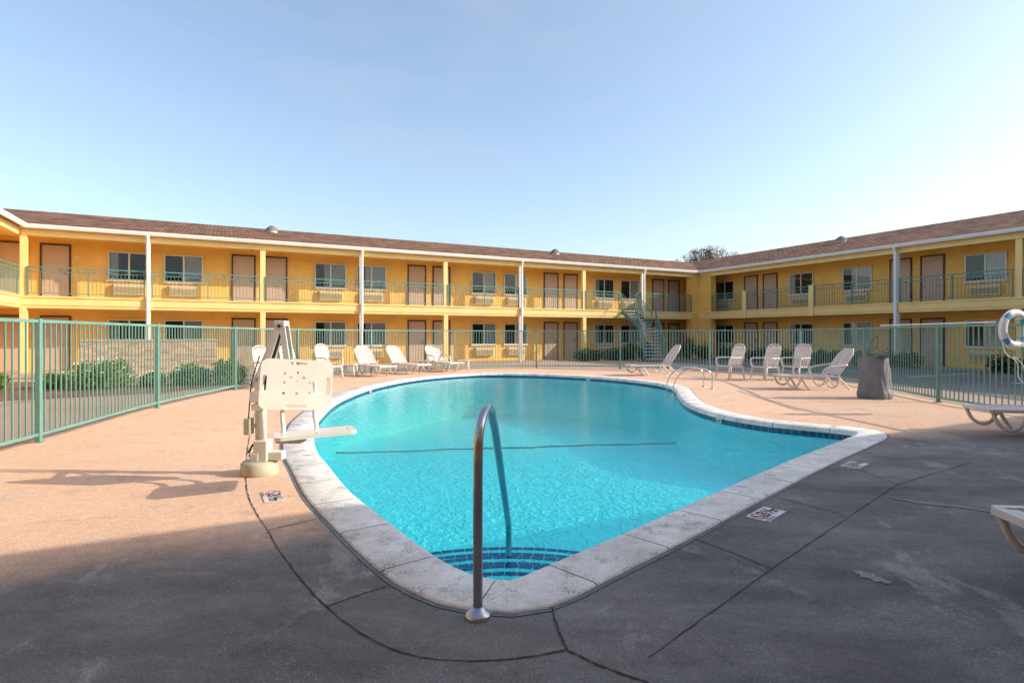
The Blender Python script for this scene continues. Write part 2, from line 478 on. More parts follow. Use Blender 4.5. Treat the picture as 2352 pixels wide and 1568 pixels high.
# ------------------------------------------------------------ fence path, deck, ground
FN = [(-5.2, .28), (-5.60, 4.0), (-5.97, 7.02), (-6.6, 10.36), (-6.85, 13.6), (-6.75, 16.6), (-5.7, 19.6), (-3.0, 21.9), (1.04, 23.2), (4.3, 22.5), (7.2, 20.9), (9.0, 18.9), (9.45, 16.4), (9.0, 13.6), (8.55, 10.9), (8.75, 8.4), (9.3, 4.5)]
sp = [(p.x, p.y) for p in smoothpath([(a, b, 0) for a, b in FN], 4)]
deckpoly = [(-5.1, -7)] + [(x * 1.012, y * 1.006) for x, y in sp] + [(9.6, -7)]
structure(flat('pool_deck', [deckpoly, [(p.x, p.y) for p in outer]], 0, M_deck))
big = [(-700, -700), (700, -700), (700, 700), (-700, 700)]
structure(flat('ground', [big, deckpoly], -.006, M_ground))

def ribbon(mb, pts, w, z=.004, mi=0, jit=True):
    P = [Vector(p) for p in pts]; vs = []
    for i in range(len(P)):
        d = (P[min(i + 1, len(P) - 1)] - P[max(i - 1, 0)]); d.normalize()
        ww = w * ((.5 + .9 * random.random()) if jit else 1)
        q = Vector((-d.y, d.x, 0)) * ww / 2
        vs += [(P[i] + q)[:2] + (z,), (P[i] - q)[:2] + (z,)]
    mb.add(vs, [(2 * i, 2 * i + 1, 2 * i + 3, 2 * i + 2) for i in range(len(P) - 1)], mi)
F = 1290.0; EH = 1.35
def gp(u, v, z=0):    # survey: reference bearing -> position on a level plane
    y = F * (EH - z) / (v - 770.0); return ((u - 1176.0) / F * y, y, z)
def straight(pts, n=14):
    out = []
    for a, b in zip(pts[:-1], pts[1:]):
        for i in range(n): out.append(Vector(a).lerp(Vector(b), i / n))
    return out + [Vector(pts[-1])]
mb = MB()
for ln, wd_ in (([(590, 935), (572, 1010), (565, 1100), (577, 1155), (612, 1215), (660, 1290), (740, 1385), (850, 1467), (960, 1508), (1080, 1518), (1200, 1511), (1300, 1493)], .008),):
    pts = [gp(u, v) for u, v in ln]
    ribbon(mb, [(p.x + random.uniform(-.003, .003), p.y + random.uniform(-.003, .003), 0) for p in smoothpath(pts, 14)], wd_)
for ln, wd_ in (([(1265, 1390), (1280, 1440), (1302, 1493), (1380, 1530), (1480, 1566), (1640, 1640)], .010), ([(745, 1395), (820, 1368), (890, 1346)], .007), ([(614, 1218), (725, 1192)], .007),
           ([(1592, 1237), (1680, 1268), (1772, 1306)], .008), ([(1490, 1510), (1772, 1306), (2062, 1112)], .006), ([(1770, 1138), (1950, 1186)], .007), ([(1925, 1062), (2062, 1112), (2140, 1130)], .007), ([(2062, 1112), (2230, 1062)], .006)):
    ribbon(mb, [(p.x + random.uniform(-.003, .003), p.y + random.uniform(-.003, .003), 0) for p in straight([gp(u, v) for u, v in ln])], wd_)
structure(mb.obj('deck_expansion_joints', M_joint))
def patch(name, line, widths, mat, seed):
    rp_ = random.Random(seed); P_ = smoothpath([gp(u, v) for u, v in line], 9); m_ = len(P_); le = []; ri = []
    for i, p in enumerate(P_):
        d_ = (P_[min(i + 1, m_ - 1)] - P_[max(i - 1, 0)]).normalized(); q = Vector((-d_.y, d_.x, 0)); f = i / (m_ - 1)
        w_ = widths * (math.sin(math.pi * min(max(f, .03), .97)) ** .6) * .5
        le.append(p + q * w_ * rp_.uniform(.5, 1.3)); ri.append(p - q * w_ * rp_.uniform(.5, 1.3))
    mb = MB(); vs = []
    for a_, b_ in zip(le, ri): vs += [(a_.x, a_.y, .004), (b_.x, b_.y, .004)]
    mb.add(vs, [(2 * i, 2 * i + 1, 2 * i + 3, 2 * i + 2) for i in range(m_ - 1)])
    structure(mb.obj(name, mat))
patch('cement_repair', [(2045, 1142), (2120, 1155), (2200, 1163), (2290, 1178)], .10, M_patch, 1)
patch('cement_repair', [(1962, 1310), (2000, 1325), (2046, 1340)], .10, M_patch, 2)

structure(flat('garden_soil', [[(-15.5, 11.0), (-12.5, 10.2), (-8.1, 13.2), (-7.9, 17.0), (-9.6, 18.6), (-16.5, 15.2)]], -.001, M_soil))
structure(flat('parking_asphalt', [[(9.9, -3), (11, 22), (6.8, 30), (12, 33), (28, 1), (28, -3)]], -.002, M_asphalt))
mb = MB()
for q in range(5):
    o = Vector((11.6 + q * 1.2, 20.5 - q * 2.4, 0)); d = Vector((.889, .459, 0))
    ribbon(mb, [o, o + d * 4.2], .10, .003, 0, False)
structure(mb.obj('parking_line_markings', M_white))

fence = thing('pool_fence', 'curved teal metal picket fence around the pool deck', 'fence')
FH = 1.55
P = smoothpath([(a, b, 0) for a, b in FN], 10)
fc = [0]
for i in range(len(P) - 1): fc.append(fc[-1] + (P[i + 1] - P[i]).length)
def fat(s):
    for i in range(len(P) - 1):
        if fc[i + 1] >= s:
            return P[i].lerp(P[i + 1], (s - fc[i]) / (fc[i + 1] - fc[i]))
    return P[-1].copy()
np_ = round(fc[-1] / 3.4); plen = fc[-1] / np_
for q in range(np_):
    mb = MB(); nn = int(plen / .112)
    pts = [fat(q * plen + plen * i / nn) for i in range(nn + 1)]
    for z, hh in ((FH - .02, .02), (.10, .018)):
        for i in range(nn):
            d = pts[i + 1] - pts[i]; ang = math.atan2(d.y, d.x)
            M = Matrix.Translation(pts[i]) @ Matrix.Rotation(ang, 4, 'Z')
            mb.box(0, d.length, -.016, .016, z - hh, z + hh, 0, M)
    for i in range(1, nn):
        d = pts[i + 1] - pts[i]; ang = math.atan2(d.y, d.x)
        mb.box(-.008, .008, -.008, .008, .10, FH - .03, 0, Matrix.Translation(pts[i]) @ Matrix.Rotation(ang, 4, 'Z'))
    mb.obj('fence_panel', M_teal, fence)
mb = MB(); mb.box(-.028, .028, -.028, .028, 0, FH + .005).box(-.055, .055, -.055, .055, 0, .012).box(-.031, .031, -.031, .031, FH + .005, FH + .015)
post_me = mb.mesh('fence_post', M_teal)
for q in range(np_ + 1):
    a = fat(q * plen); d = fat(q * plen + .1) - fat(q * plen - .1 if q else 0)
    place(post_me, 'fence_post', fence, a, math.atan2(d.y, d.x))

# ------------------------------------------------------------ motel wings
TH = math.atan2(.455, .890)
ZF, ZS, ZE = 2.76, 2.33, 5.28
W_ = 1.6
def window_meshes():
    w, h = 1.42, 1.14
    f = MB()
    f.box(0, w, -.07, .0, 0, .05).box(0, w, -.07, 0, h - .05, h).box(0, .05, -.07, 0, .05, h - .05).box(w - .05, w, -.07, 0, .05, h - .05)
    f.box(w / 2 - .03, w / 2 + .03, -.065, 0, .05, h - .05)
    f.box(-.04, w + .04, -.09, 0, -.05, -.002)
    g = MB(); g.add([(.05, -.05, .05), (w - .05, -.05, .05), (w - .05, -.05, h - .05), (.05, -.05, h - .05)], [(0, 1, 2, 3)])
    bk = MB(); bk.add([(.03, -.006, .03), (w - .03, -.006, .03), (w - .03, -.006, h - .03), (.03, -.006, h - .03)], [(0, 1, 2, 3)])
    cs = []
    for lo, hi in ((w * .50, w - .05), (.05, w * .25), (w * .3, w - .05)):
        c = MB(); vs = []; k = 30
        for i in range(k + 1):
            x = lo + (hi - lo) * i / k; y = -.026 + .014 * math.sin(i * 1.9)
            vs += [(x, y, .06), (x, y, h - .06)]
        c.add(vs, [(2 * i, 2 * i + 2, 2 * i + 3, 2 * i + 1) for i in range(k)], smooth=True)
        cs.append(c.mesh('curtain', M_curtain))
    return f.mesh('window', M_frame), g.mesh('window_pane', M_glass), bk.mesh('window_recess', M_dark), cs
WF, WG, WB, WC = window_meshes()
d = MB(); dw, dh = .95, 2.04
d.box(0, .06, -.05, 0, 0, dh, 1).box(dw - .06, dw, -.05, 0, 0, dh, 1).box(0, dw, -.052, 0, dh - .002, dh + .06, 1)
d.box(.06, dw - .06, -.025, 0, .01, dh - .003, 0)
DM = d.mesh('door', [M_door, M_brown])
hm = MB(); hm.box(dw - .17, dw - .11, -.045, -.026, .93, 1.1).tube([(dw - .14, -.05, .98), (dw - .14, -.09, .98), (dw - .26, -.09, .98)], .012)
HM = hm.mesh('handle', M_steel)
a = MB(); a.box(0, 1.05, -.16, 0, 0, .42, 0); a.box(.04, 1.01, -.163, -.159, .05, .30, 1)
for i in range(8): a.box(.03, 1.02, -.19, -.158, .045 + i * .034, .045 + i * .034 + .016, 0)
a.box(.03, 1.02, -.175, -.158, .33, .40, 0)
AM = a.mesh('air_conditioner', [M_ac, M_acdark])
pl = MB(); pl.box(0, .11, -.012, 0, 0, .07); PM = pl.mesh('room_number_plate', M_frame)
lm = MB(); lm.lathe([(.02, .0), (.09, -.03), (.10, -.09), (.06, -.13), (.01, -.14)], 14); LM = lm.mesh('eave_lamp', M_dark)
vm = MB(); vm.lathe([(.26, -.1), (.26, .0), (.27, .03)], 22)
for i in range(6):
    a0 = i / 6 * R(88); r0 = .28 * math.cos(a0); z0 = .03 + .20 * math.sin(a0)
    a1 = (i + .40) / 6 * R(88); r1 = .28 * math.cos(a1); z1 = .03 + .20 * math.sin(a1)
    vm.lathe([(r0 + .02, z0 - .006), (r0, z0), (r1, z1), (r1 * .7, z1 + .006)], 22, 0, None)
    vm.lathe([(r0 * .9, z0), (r0 * .86, z0 + .038)], 22, 1)
VM = vm.mesh('roof_vent', [M_vent, M_acdark])

def railing(x0, x1, par):
    mb = MB(); zt = ZF + 1.06
    mb.box(x0, x1, .03, .075, zt - .04, zt); mb.box(x0, x1, .038, .068, zt - .19, zt - .162); mb.box(x0, x1, .038, .068, ZF + .09, ZF + .12)
    k = max(1, int((x1 - x0) / .125)); st = (x1 - x0) / k
    for i in range(1, k):
        x = x0 + i * st; mb.box(x - .008, x + .008, .045, .061, ZF + .12, zt - .19)
    for x in [x0 + .02, x1 - .02, (x0 + x1) / 2]:
        mb.box(x - .02, x + .02, .032, .074, ZF, zt - .041)
    i = 3
    while i < k:
        x = x0 + i * st
        for zz, ra in ((zt - .10, .045), (ZF + .60, .05)):
            mb.tube([(x + st / 2 + ra * math.cos(t), .053, zz + ra * math.sin(t)) for t in [2 * math.pi * q / 8 for q in range(8)]], .007, 0, 4, closed=True)
        i += 4
    mb.obj('railing', M_rail, par)

def wing(name, label, origin, ang, x0, x1, bx0, bx1, wins, doors, posts, shorts, rails, vents, zo=0, lamps=(), zr=7.0):
    w = thing(name, label, 'motel building', (*origin, zo), ang)
    MB().box(bx0, bx1, W_, 12, -.05, 5.19).obj('wall', M_stucco, w)
    mb = MB(); mb.box(x0, x1, .0, W_, ZS + .10, ZF - .06, 0); mb.box(x0, x1, -.04, W_, ZF - .06, ZF, 0); mb.box(x0, x1, .03, W_ - .01, ZS, ZS + .10, 0)
    mb.obj('walkway', M_fascia, w)
    MB().box(x0, x1, .02, W_, 5.06, 5.19).box(x0, x1, .05, .22, 4.92, 5.06).obj('soffit', M_fascia, w)
    roof = MB()
    roof.v = [Vector(p) for x in (x0 - 13 if bx0 < x0 else x0, x1 + 13 if bx1 > x1 else x1) for p in ((x, -.10, 5.30), (x, 6.5, zr), (x, 13.1, 5.30), (x, 13.1, 5.2), (x, -.10, 5.2))]
    roof.f = [[0, 1, 6, 5], [1, 2, 7, 6], [2, 3, 8, 7], [3, 4, 9, 8], [4, 0, 5, 9], [4, 3, 2, 1, 0], [5, 6, 7, 8, 9]]; roof.m = [0] * 7; roof.s = [False] * 7
    roof.obj('roof', M_roof, w)
    g = MB(); g.prism([(-.11, 5.29), (-.24, 5.29), (-.24, 5.27), (-.225, 5.22), (-.19, 5.15), (-.11, 5.15)], 0, 1)
    for i, p in enumerate(g.v): g.v[i] = Vector((x0 + (x1 - x0) * p.y, p.x, p.z))
    g.obj('gutter', M_white, w)
    for x in vents: place(VM, 'roof_vent', w, (x, 4.4, 5.30 + 4.5 * (zr - 5.3) / 6.6 + .06))
    for (x, ci) in wins:
        for fl in (0, 1):
            zb = ZF * fl + (.79 if fl else .85)
            o = place(WF, 'window', w, (x, W_ - .001, zb))
            place(WG, 'window_pane', o); place(WB, 'window_recess', o); place(WC[(ci + fl) % 3 if fl == 0 else ci], 'curtain', o)
            place(AM, 'air_conditioner', w, (x + .19, W_ - .001, zb - .57))
    for x in doors:
        for fl in (0, 1):
            o = place(DM, 'door', w, (x, W_ - .001, ZF * fl + .004)); place(HM, 'handle', o)
            place(PM, 'room_number_plate', w, (x + 1.08, W_ - .002, ZF * fl + 1.6))
    for x in lamps: place(LM, 'eave_lamp', w, (x, .35, 5.06))
    for x, white in posts:
        if white:
            mb = MB(); mb.box(x - .07, x + .07, .04, .17, 0, 4.92, 0)
            mb.obj('column', M_white, w)
            mb = MB(); mb.tube([(x, -.17, 5.16), (x, -.15, 5.08), (x, -.09, 4.98), (x, -.075, 4.85), (x, -.07, .3), (x, -.08, .12), (x, -.18, .06)], .065, 0, 8, smooth=False)
            mb.obj('downspout', M_white, w)
        else:
            MB().box(x - .10, x + .10, .035, .235, 0, ZS).obj('column', M_fascia, w)
            MB().box(x - .10, x + .10, .085, .235, ZF, 4.92).obj('column', M_fascia, w)
    for x in shorts:
        MB().box(x - .12, x + .12, -.06, .16, ZS - .02, ZF + 1.08).obj('railing_pier', M_fascia, w)
    for a_, b_ in rails: railing(a_, b_, w)
    return w

AO = (.47, 29.0)
winA = [(5.7 - 7.82 * k, [1, 0, 2, 1][k]) for k in range(4)] + [(7.6 - 7.82 * k, [0, 0, 2, 0][k]) for k in range(4)]
doorA = [10.1 - 7.82 * k for k in range(5)] + [11.4 - 7.82 * k for k in range(5)]
postsA = [(-20.0, False), (-16.25, True), (-12.2, False), (-8.14, True), (-4.09, False), (0, True), (3.98, False), (8.05, True)]
px = [-20.0, -16.25, -12.2, -8.14, -4.09, 0, 3.98]
railsA = [(px[i] + .11, px[i + 1] - .11) for i in range(6)]
railsA += [(4.09, 6.35), (7.6, 7.94), (8.16, 11.85)]
A = wing('motel_wing', 'long yellow two storey motel wing with teal railings', AO, TH, -20.05, 12.42, -27, 19.5, winA, doorA, postsA, [], railsA, [-11.56, 4.74], 0, (-12.6, 3.7, -4.6), 6.92)
for x0, x1 in ((12.42, 14.02), (-21.65, -20.05)):
    MB().box(x0, x1, .0, W_, ZS + .02, ZF - .003).obj('corner_walkway', M_fascia, A)
    MB().box(x0, x1, 0.02, W_, 5.07, 5.18).obj('corner_soffit', M_fascia, A)
MB().box(11.88, 12.46, -.01, .5, 0, 5.05).obj('corner_pier', M_stucco, A)
MB().box(12.465, 12.9, -.9, .45, 0, 5.045).obj('corner_pier', M_stucco, A)
ca, sa = math.cos(TH), math.sin(TH)
def Aw(t, y, z=0): return (AO[0] + ca * t - sa * y, AO[1] + sa * t + ca * y, z)
BO = Aw(12.42, 0)[:2]
BL = 26.9
winB = [(-.1, 1), (5.07, 1), (8.08, 2), (13.3, 0), (16.6, 1)]
doorB = [2.06, 3.37, 10.3, 11.6, 18.9, 20.2]
B = wing('motel_wing', 'shaded yellow motel wing meeting the long wing at its corner', BO, TH - math.pi / 2, 0, BL, -1.6, BL + 1.6, winB, doorB,
         [(11.44, True), (15.65, False), (19.7, False), (23.8, False)], [3.42, 7.47], [(1.0, 3.28), (3.56, 7.33), (7.61, 11.32), (11.56, 15.5), (15.8, 19.6), (19.8, 23.7)], [6.18], .004, (6.4, 14), 7.08)
CO = Aw(-20.05, 0)[:2]
C = wing('motel_wing', 'yellow motel wing joining the long wing at a gutter corner', CO, TH + math.pi / 2, -BL, 0, -BL - 1.6, 1.6, [(-6.5, 1), (-9.5, 0)], [-3.2, -12],
         [(-4.1, True), (-8.2, False)], [], [(-4.0, -.15), (-8.1, -4.2)], [], .004, (), 6.9)
DO = Aw(12.42, -BL)[:2]
D = wing('motel_wing', 'yellow motel wing closing the courtyard and shading the deck', DO, TH + math.pi, 0, 32.47, -1.6, 34.07, [(6, 1), (12, 0), (20, 1), (26, 1)], [3, 9, 17, 23],
         [(4, False), (12, True), (20, True), (28, False)], [], [(0.2, 3.8), (4.2, 11.8), (20.2, 27.8)], [], .008)

# ------------------------------------------------------------ staircase
st = thing('metal_staircase', 'teal metal staircase with concrete treads rising to the walkway', 'staircase')
def flight(c0, z0, c1, z1, w, n_):
    c0 = Vector((*c0, 0)); c1 = Vector((*c1, 0)); d = (c1 - c0); L_ = d.length; ang = math.atan2(d.y, d.x)
    M = Matrix.Translation((c0.x, c0.y, 0)) @ Matrix.Rotation(ang, 4, 'Z')
    tr = MB(); fr = MB()
    for i in range(n_):
        x = L_ * (i + .1) / n_; z = z0 + (z1 - z0) * (i + 1) / n_
        tr.box(x, x + L_ / n_ * 1.05, -w / 2, w / 2, z - .06, z, 0, M)
    for sy in (-w / 2 - .04, w / 2 + .04):
        fr.prism([(0, z0 - .02), (L_, z1 - .18), (L_, z1 + .04), (0, z0 + .22)], sy - .02, sy + .02, 0, M)
        fr.tube([(0, sy, z0 + .98), (L_, sy, z1 + .98)], .022, 0, 6, M); fr.tube([(0, sy, z0 + .82), (L_, sy, z1 + .82)], .012, 0, 5, M)
        k = int(L_ / .15)
        for i in range(k + 1):
            x = L_ * i / k; z = z0 + (z1 - z0) * i / k
            r_ = .024 if i in (0, k) else .006
            fr.box(x - r_, x + r_, sy - r_, sy + r_, z + .1, z + .97, 0, M)
    return tr, fr
top = Aw(6.97, .0)[:2]
for c0, z0, c1, z1, n_ in (((7.28, 28.5), 0, (7.40, 30.9), 1.75, 10), ((7.32, 30.95), 1.75, top, 2.76, 6)):
    tr, fr = flight(c0, z0, c1, z1, .92, n_)
    tr.obj('stair_treads', M_tread, st); fr.obj('stair_frame', M_rail, st)

# ------------------------------------------------------------ brick garden wall
gw = thing('brick_planter_wall', 'low brown brick wall standing behind the rose garden', 'wall', (-13.3, 17.3, 0), TH)
MB().box(0, 3.7, 0, .3, 0, 1.16).obj('brickwork', M_brick, gw, bev=.01)
MB().box(-.04, 3.74, -.03, .33, 1.16, 1.22).obj('wall_cap', M_tread, gw, bev=.01)

# ------------------------------------------------------------ plants
def leaves(mb, c, rad, n_, ls, seed, shell=.55):
    rnd = random.Random(seed); c = Vector(c)
    for _ in range(n_):
        while True:
            p = Vector((rnd.uniform(-1, 1), rnd.uniform(-1, 1), rnd.uniform(-1, 1)))
            if p.length <= 1 and p.length > shell * rnd.random() ** .5: break
        nz = noise.noise((p + Vector((seed * 3.1, 0, 0))) * 2.2)
        p = p * (1 + .35 * nz)
        q = c + Vector((p.x * rad[0], p.y * rad[1], p.z * rad[2]))
        if q.z < .02: q.z = .02 + rnd.random() * .1
        a = Vector((rnd.gauss(0, 1), rnd.gauss(0, 1), rnd.gauss(0, 1))).normalized()
        b = a.orthogonal().normalized(); s_ = ls * rnd.uniform(.6, 1.4)
        mb.add([q - a * s_, q + b * s_ * .45, q + a * s_, q - b * s_ * .45], [(0, 1, 2, 3)], 0)

def shrub(name, label, x, y, r, h, seed, n_=1700, ls=.05, flowers=0, mat=None, group=None, lobes=5, z0=0):
    t = thing(name, label, 'shrub', (x, y, 0), 0, group); rnd = random.Random(seed)
    mb = MB()
    for i in range(lobes):
        a = rnd.uniform(0, 6.28); rr = r * rnd.uniform(.1, .6)
        hh = h * rnd.uniform(.62, 1)
        leaves(mb, (rr * math.cos(a), rr * math.sin(a), z0 + hh * .5), (r * .58, r * .58, hh * .52), n_ // lobes, ls, seed * 10 + i)
    mb.obj('foliage', mat or M_leaf, t)
    sm = MB()
    for i in range(6):
        a = rnd.uniform(0, 6.28)
        sm.tube([(0, 0, 0), (.2 * r * math.cos(a), .2 * r * math.sin(a), h * .4), (.5 * r * math.cos(a), .5 * r * math.sin(a), z0 + h * .7)], [.02, .012, .006], 0, 5)
    sm.obj('stem', M_bark, t)
    if flowers:
        fm = MB()
        for i in range(flowers):
            a = rnd.uniform(0, 6.28); e = rnd.uniform(.2, 1.4)
            c = Vector((r * 1.0 * math.cos(a) * math.cos(e), r * 1.0 * math.sin(a) * math.cos(e), h * .45 + h * .6 * math.sin(e)))
            for k in range(6):
                b = rnd.uniform(0, 6.28)
                v = Vector((math.cos(b), math.sin(b), .3)) * .04; w2 = v.orthogonal().normalized() * .03
                fm.add([c, c + v + w2, c + v * 1.3, c + v - w2], [(0, 1, 2, 3)], 0)
        fm.obj('flowers', M_petal, t)
G1 = 'shrubs in the garden bed'
for i, (x, y, r, h, fl) in enumerate([(-12.9, 13.6, .5, .36, 4), (-11.9, 14.4, .5, .42, 3), (-10.4, 14.3, .8, .76, 26), (-9.45, 14.9, .4, .4, 6), (-8.75, 15.2, .58, .66, 5), (-7.75, 15.3, .5, .86, 0), (-11.4, 15.6, .6, .36, 0), (-13.9, 14.6, .7, .36, 0), (-12.2, 12.3, .35, .3, 3)]):
    shrub('rose_bush' if fl else 'garden_shrub', 'leafy rose bush with white blooms in the garden bed' if fl else 'rounded green shrub in the garden bed', x, y, r, h, i + 3, 2200, .045, fl, M_leaf, G1)
shrub('garden_shrub', 'tall trimmed shrub standing by the brick wall', -7.75, 19.3, .32, 1.75, 31, 1500, .045, 0, M_leaf, None, 5)
G2 = 'hedge shrubs along the motel walls'
hs = []
for i in range(9): hs.append((Vector((*BO, 0)) + Vector((.459, -.889, 0)) * (4.8 + i * .95) - Vector((.889, .459, 0)) * .9, .62, .72))
for i in range(3): hs.append((Vector((*BO, 0)) + Vector((.459, -.889, 0)) * (15.4 + i * .95) - Vector((.889, .459, 0)) * .9, .62, .7))
for i in range(4): hs.append((Vector(Aw(3.1 + i * .95, -1.0)), .6, .72))
hs.append((Vector(Aw(5.9, -1.6)), .55, 1.3)); hs.append((Vector(Aw(6.5, -2.1)), .5, 1.25)); hs.append((Vector(Aw(9.9, -1.6)), .7, 1.35)); hs.append((Vector(Aw(10.9, -1.9)), .7, 1.0)); hs.append((Vector(Aw(11.3, -3.2)), .6, .8))
for i, (p, r, h) in enumerate(hs):
    shrub('hedge_shrub', 'dark green trimmed hedge shrub beside the motel walkway', p.x, p.y, r, h, 60 + i, 1100, .055, 0, M_leafd, G2, 4)

tree = thing('tree', 'sparse brownish tree standing behind the motel roof corner', 'tree', (21.0, 60, 0))
mb = MB(); mb.tube(smoothpath([(0, 0, 0), (.1, 0, 2.5), (0, .1, 5), (.1, 0, 7)], 4), [.38 - .018 * i for i in range(13)], 0, 10)
rt = random.Random(5)
tips = []
for i in range(38):
    a = i * 2.4; r_ = rt.uniform(.5, 4.1); z = rt.uniform(4.6, 6.8); zz = 10.6 - 1.3 * (r_ / 4.1) ** 2 + rt.uniform(-.6, .15)
    mb.tube(smoothpath([(0, 0, z), (r_ * .4 * math.cos(a), r_ * .4 * math.sin(a), z + 1.2), (r_ * math.cos(a), r_ * math.sin(a), zz)], 3), [.12, .10, .08, .07, .05, .035, .02], 0, 6)
    tips.append((r_ * math.cos(a), r_ * math.sin(a), zz))
mb.obj('trunk', M_bark, tree)
mb = MB()
for i in range(152):
    tx, ty, tz = tips[i % 38]; k_ = i // 38
    leaves(mb, (tx * (1 - .08 * k_) + rt.uniform(-.35, .35), ty * (1 - .08 * k_) + rt.uniform(-.35, .35), tz - k_ * .5 + rt.uniform(-.1, .1)), (.5, .5, .36), 42, .10, 200 + i, .1)
mb.obj('crown', M_leaft, tree)

# ------------------------------------------------------------ furniture
def mkchaise(tilt):
    parts = []
    s_ = MB()
    for y in (-.31, .31): s_.box(-.95, .40, y - .024, y + .024, .32, .362)
    s_.box(-.97, -.915, -.31, .31, .316, .360)
    x = -.90
    while x < .34: s_.box(x, x + .052, -.285, .285, .338, .354); x += .072
    parts.append(('seat', s_.mesh('seat', M_plastic)))
    b = MB(); M = Matrix.Translation((.36, 0, .35)) @ Matrix.Rotation(-tilt, 4, 'Y')
    outl = lambda t: .315 if t < .55 else .315 - .16 * ((t - .55) / .25) ** 2
    for sgn in (-1, 1):
        b.tube([(t, sgn * outl(t), 0) for t in [0, .2, .4, .55, .62, .7, .76, .8]], .023, 0, 6, M)
    x = .05
    while x < .72: b.box(x, x + .050, -outl(x) + .015, outl(x) - .015, -.008, .008, 0, M); x += .072
    b.box(.755, .805, -.16, .16, -.017, .017, 0, M)
    b.box(.0, .8, -.025, .025, -.012, .011, 0, M)
    parts.append(('backrest', b.mesh('backrest', M_plastic)))
    def fl(pth): return [(p.x, p.z) for p in smoothpath([(q[0], 0, q[1]) for q in pth], 4)]
    for y in (-.30, .30):
        for pth in ([(-.93, .33), (-.86, .17), (-.74, .09), (-.62, .12), (-.53, .27)], [(-.53, .31), (-.46, .17), (-.38, .05), (-.33, .0)], [(.05, .31), (.10, .15), (.20, .07), (.32, .10), (.40, .25)], [(.36, .33), (.50, .18), (.62, .04), (.66, .0)]):
            l = MB(); l.tube([(a_, y, z_) for a_, z_ in fl(pth)], .026, 0, 6, None, 1, .7); parts.append(('leg', l.mesh('leg', M_plastic)))
        l = MB(); cxx = .36 + .42 * math.cos(tilt); czz = .35 + .42 * math.sin(tilt)
        yy = y * 1.13
        l.tube(smoothpath([(-.05, yy, .34), (.0, yy, .48), (.12, yy, .56), (cxx - .02, yy, min(.62, czz))], 5), .023, 0, 6, None, 1, 1.2)
        parts.append(('armrest', l.mesh('armrest', M_plastic)))
    return parts
CH = {k: mkchaise(R(k)) for k in (56, 50, 32, 4)}
def chaise(x, y, footdir, kind, label, arms=True):
    ang = math.atan2(-footdir[1], -footdir[0])
    t = thing('chaise_lounge', label, 'sun lounger', (x, y, 0.001), ang, 'resin sun loungers around the pool')
    for nm, me in CH[kind]:
        if nm == 'armrest' and not arms: continue
        place(me, nm, t)
LB = 'white slatted resin sun lounger'
chaise(-4.66, 18.9, (.68, -.73), 50, LB + ' with raised back on the deck', False)
chaise(-3.75, 19.95, (.76, -.64), 50, LB + ' with raised back on the deck', False)
chaise(-2.62, 21.2, (.65, -.75), 50, LB + ' near the far fence')
chaise(4.85, 19.0, (-.95, -.12), 56, LB + ' with raised back on the deck', False)
chaise(7.65, 14.1, (-.99, .02), 56, LB + ' beside the bagged bin')
chaise(7.38, 7.6, (-.98, .2), 4, LB + ' lying flat in the shade', False)
chaise(3.70, 2.83, (-.99, .12), 4, LB + ' lying flat in the shade', False)

def mkchair():
    parts = []
    s_ = MB(); s_.prism([(-.24, .40), (.24, .43), (.27, .41), (.27, .385), (-.24, .37)], -.26, .26)
    parts.append(('seat', s_.mesh('seat', M_plastic)))
    b = MB(); M = Matrix.Translation((-.22, 0, .40)) @ Matrix.Rotation(-R(14), 4, 'Y')
    for sgn in (-1, 1): b.tube([(0, sgn * .25, 0), (0, sgn * .255, .3), (0, sgn * .25, .52), (0, sgn * .2, .64), (0, sgn * .1, .69), (0, 0, .70)], .020, 0, 6, M)
    for i in range(7):
        y = -.195 + i * .065; b.box(-.008, .008, y - .021, y + .021, .02, .66 - abs(y) * .25, 0, M)
    b.box(-.014, .014, -.24, .24, .0, .06, 0, M); b.box(-.013, .013, -.24, .24, .52, .56, 0, M)
    parts.append(('backrest', b.mesh('backrest', M_plastic)))
    for sx, sy in ((1, 1), (1, -1), (-1, 1), (-1, -1)):
        l = MB(); x0 = .24 * sx; l.tube([(x0, sy * .25, .41), (x0 + .03 * sx, sy * .27, .2), (x0 + .06 * sx, sy * .29, 0)], [.034, .028, .020], 0, 6, None)
        parts.append(('leg', l.mesh('leg', M_plastic)))
    for sy in (1, -1):
        l = MB(); l.tube(smoothpath([(.25, sy * .27, .40), (.27, sy * .30, .58), (.20, sy * .31, .655), (-.05, sy * .30, .66), (-.30, sy * .26, .66)], 4), .023, 0, 6, None, 1, 1.4)
        parts.append(('armrest', l.mesh('armrest', M_plastic)))
    return parts
CHR = mkchair()
def chair(x, y, ang, label='white high backed resin armchair on the pool deck'):
    t = thing('armchair', label, 'chair', (x, y, .001), ang, 'resin armchairs around the pool')
    for nm, me in CHR: place(me, nm, t)
chair(6.75, 17.4, R(200)); chair(7.62, 16.9, R(205)); chair(8.65, 17.1, R(210))
chair(-6.15, 14.3, R(-20)); chair(-6.05, 15.7, R(-25)); chair(-5.60, 17.2, R(-30))
def table(x, y):
    t = thing('side_table', 'small white resin side table between sun loungers', 'table', (x, y, .001), 0, 'resin side tables')
    mb = MB(); mb.box(-.23, .23, -.23, .23, .38, .41); mb.obj('table_top', M_plastic, t, bev=.01)
    for sx in (-1, 1):
        for sy in (-1, 1): MB().tube([(sx * .18, sy * .18, .38), (sx * .21, sy * .21, 0)], [.025, .018], 0, 6).obj('leg', M_plastic, t)
table(-3.30, 21.1); table(-1.85, 21.3); table(-5.3, 18.3)

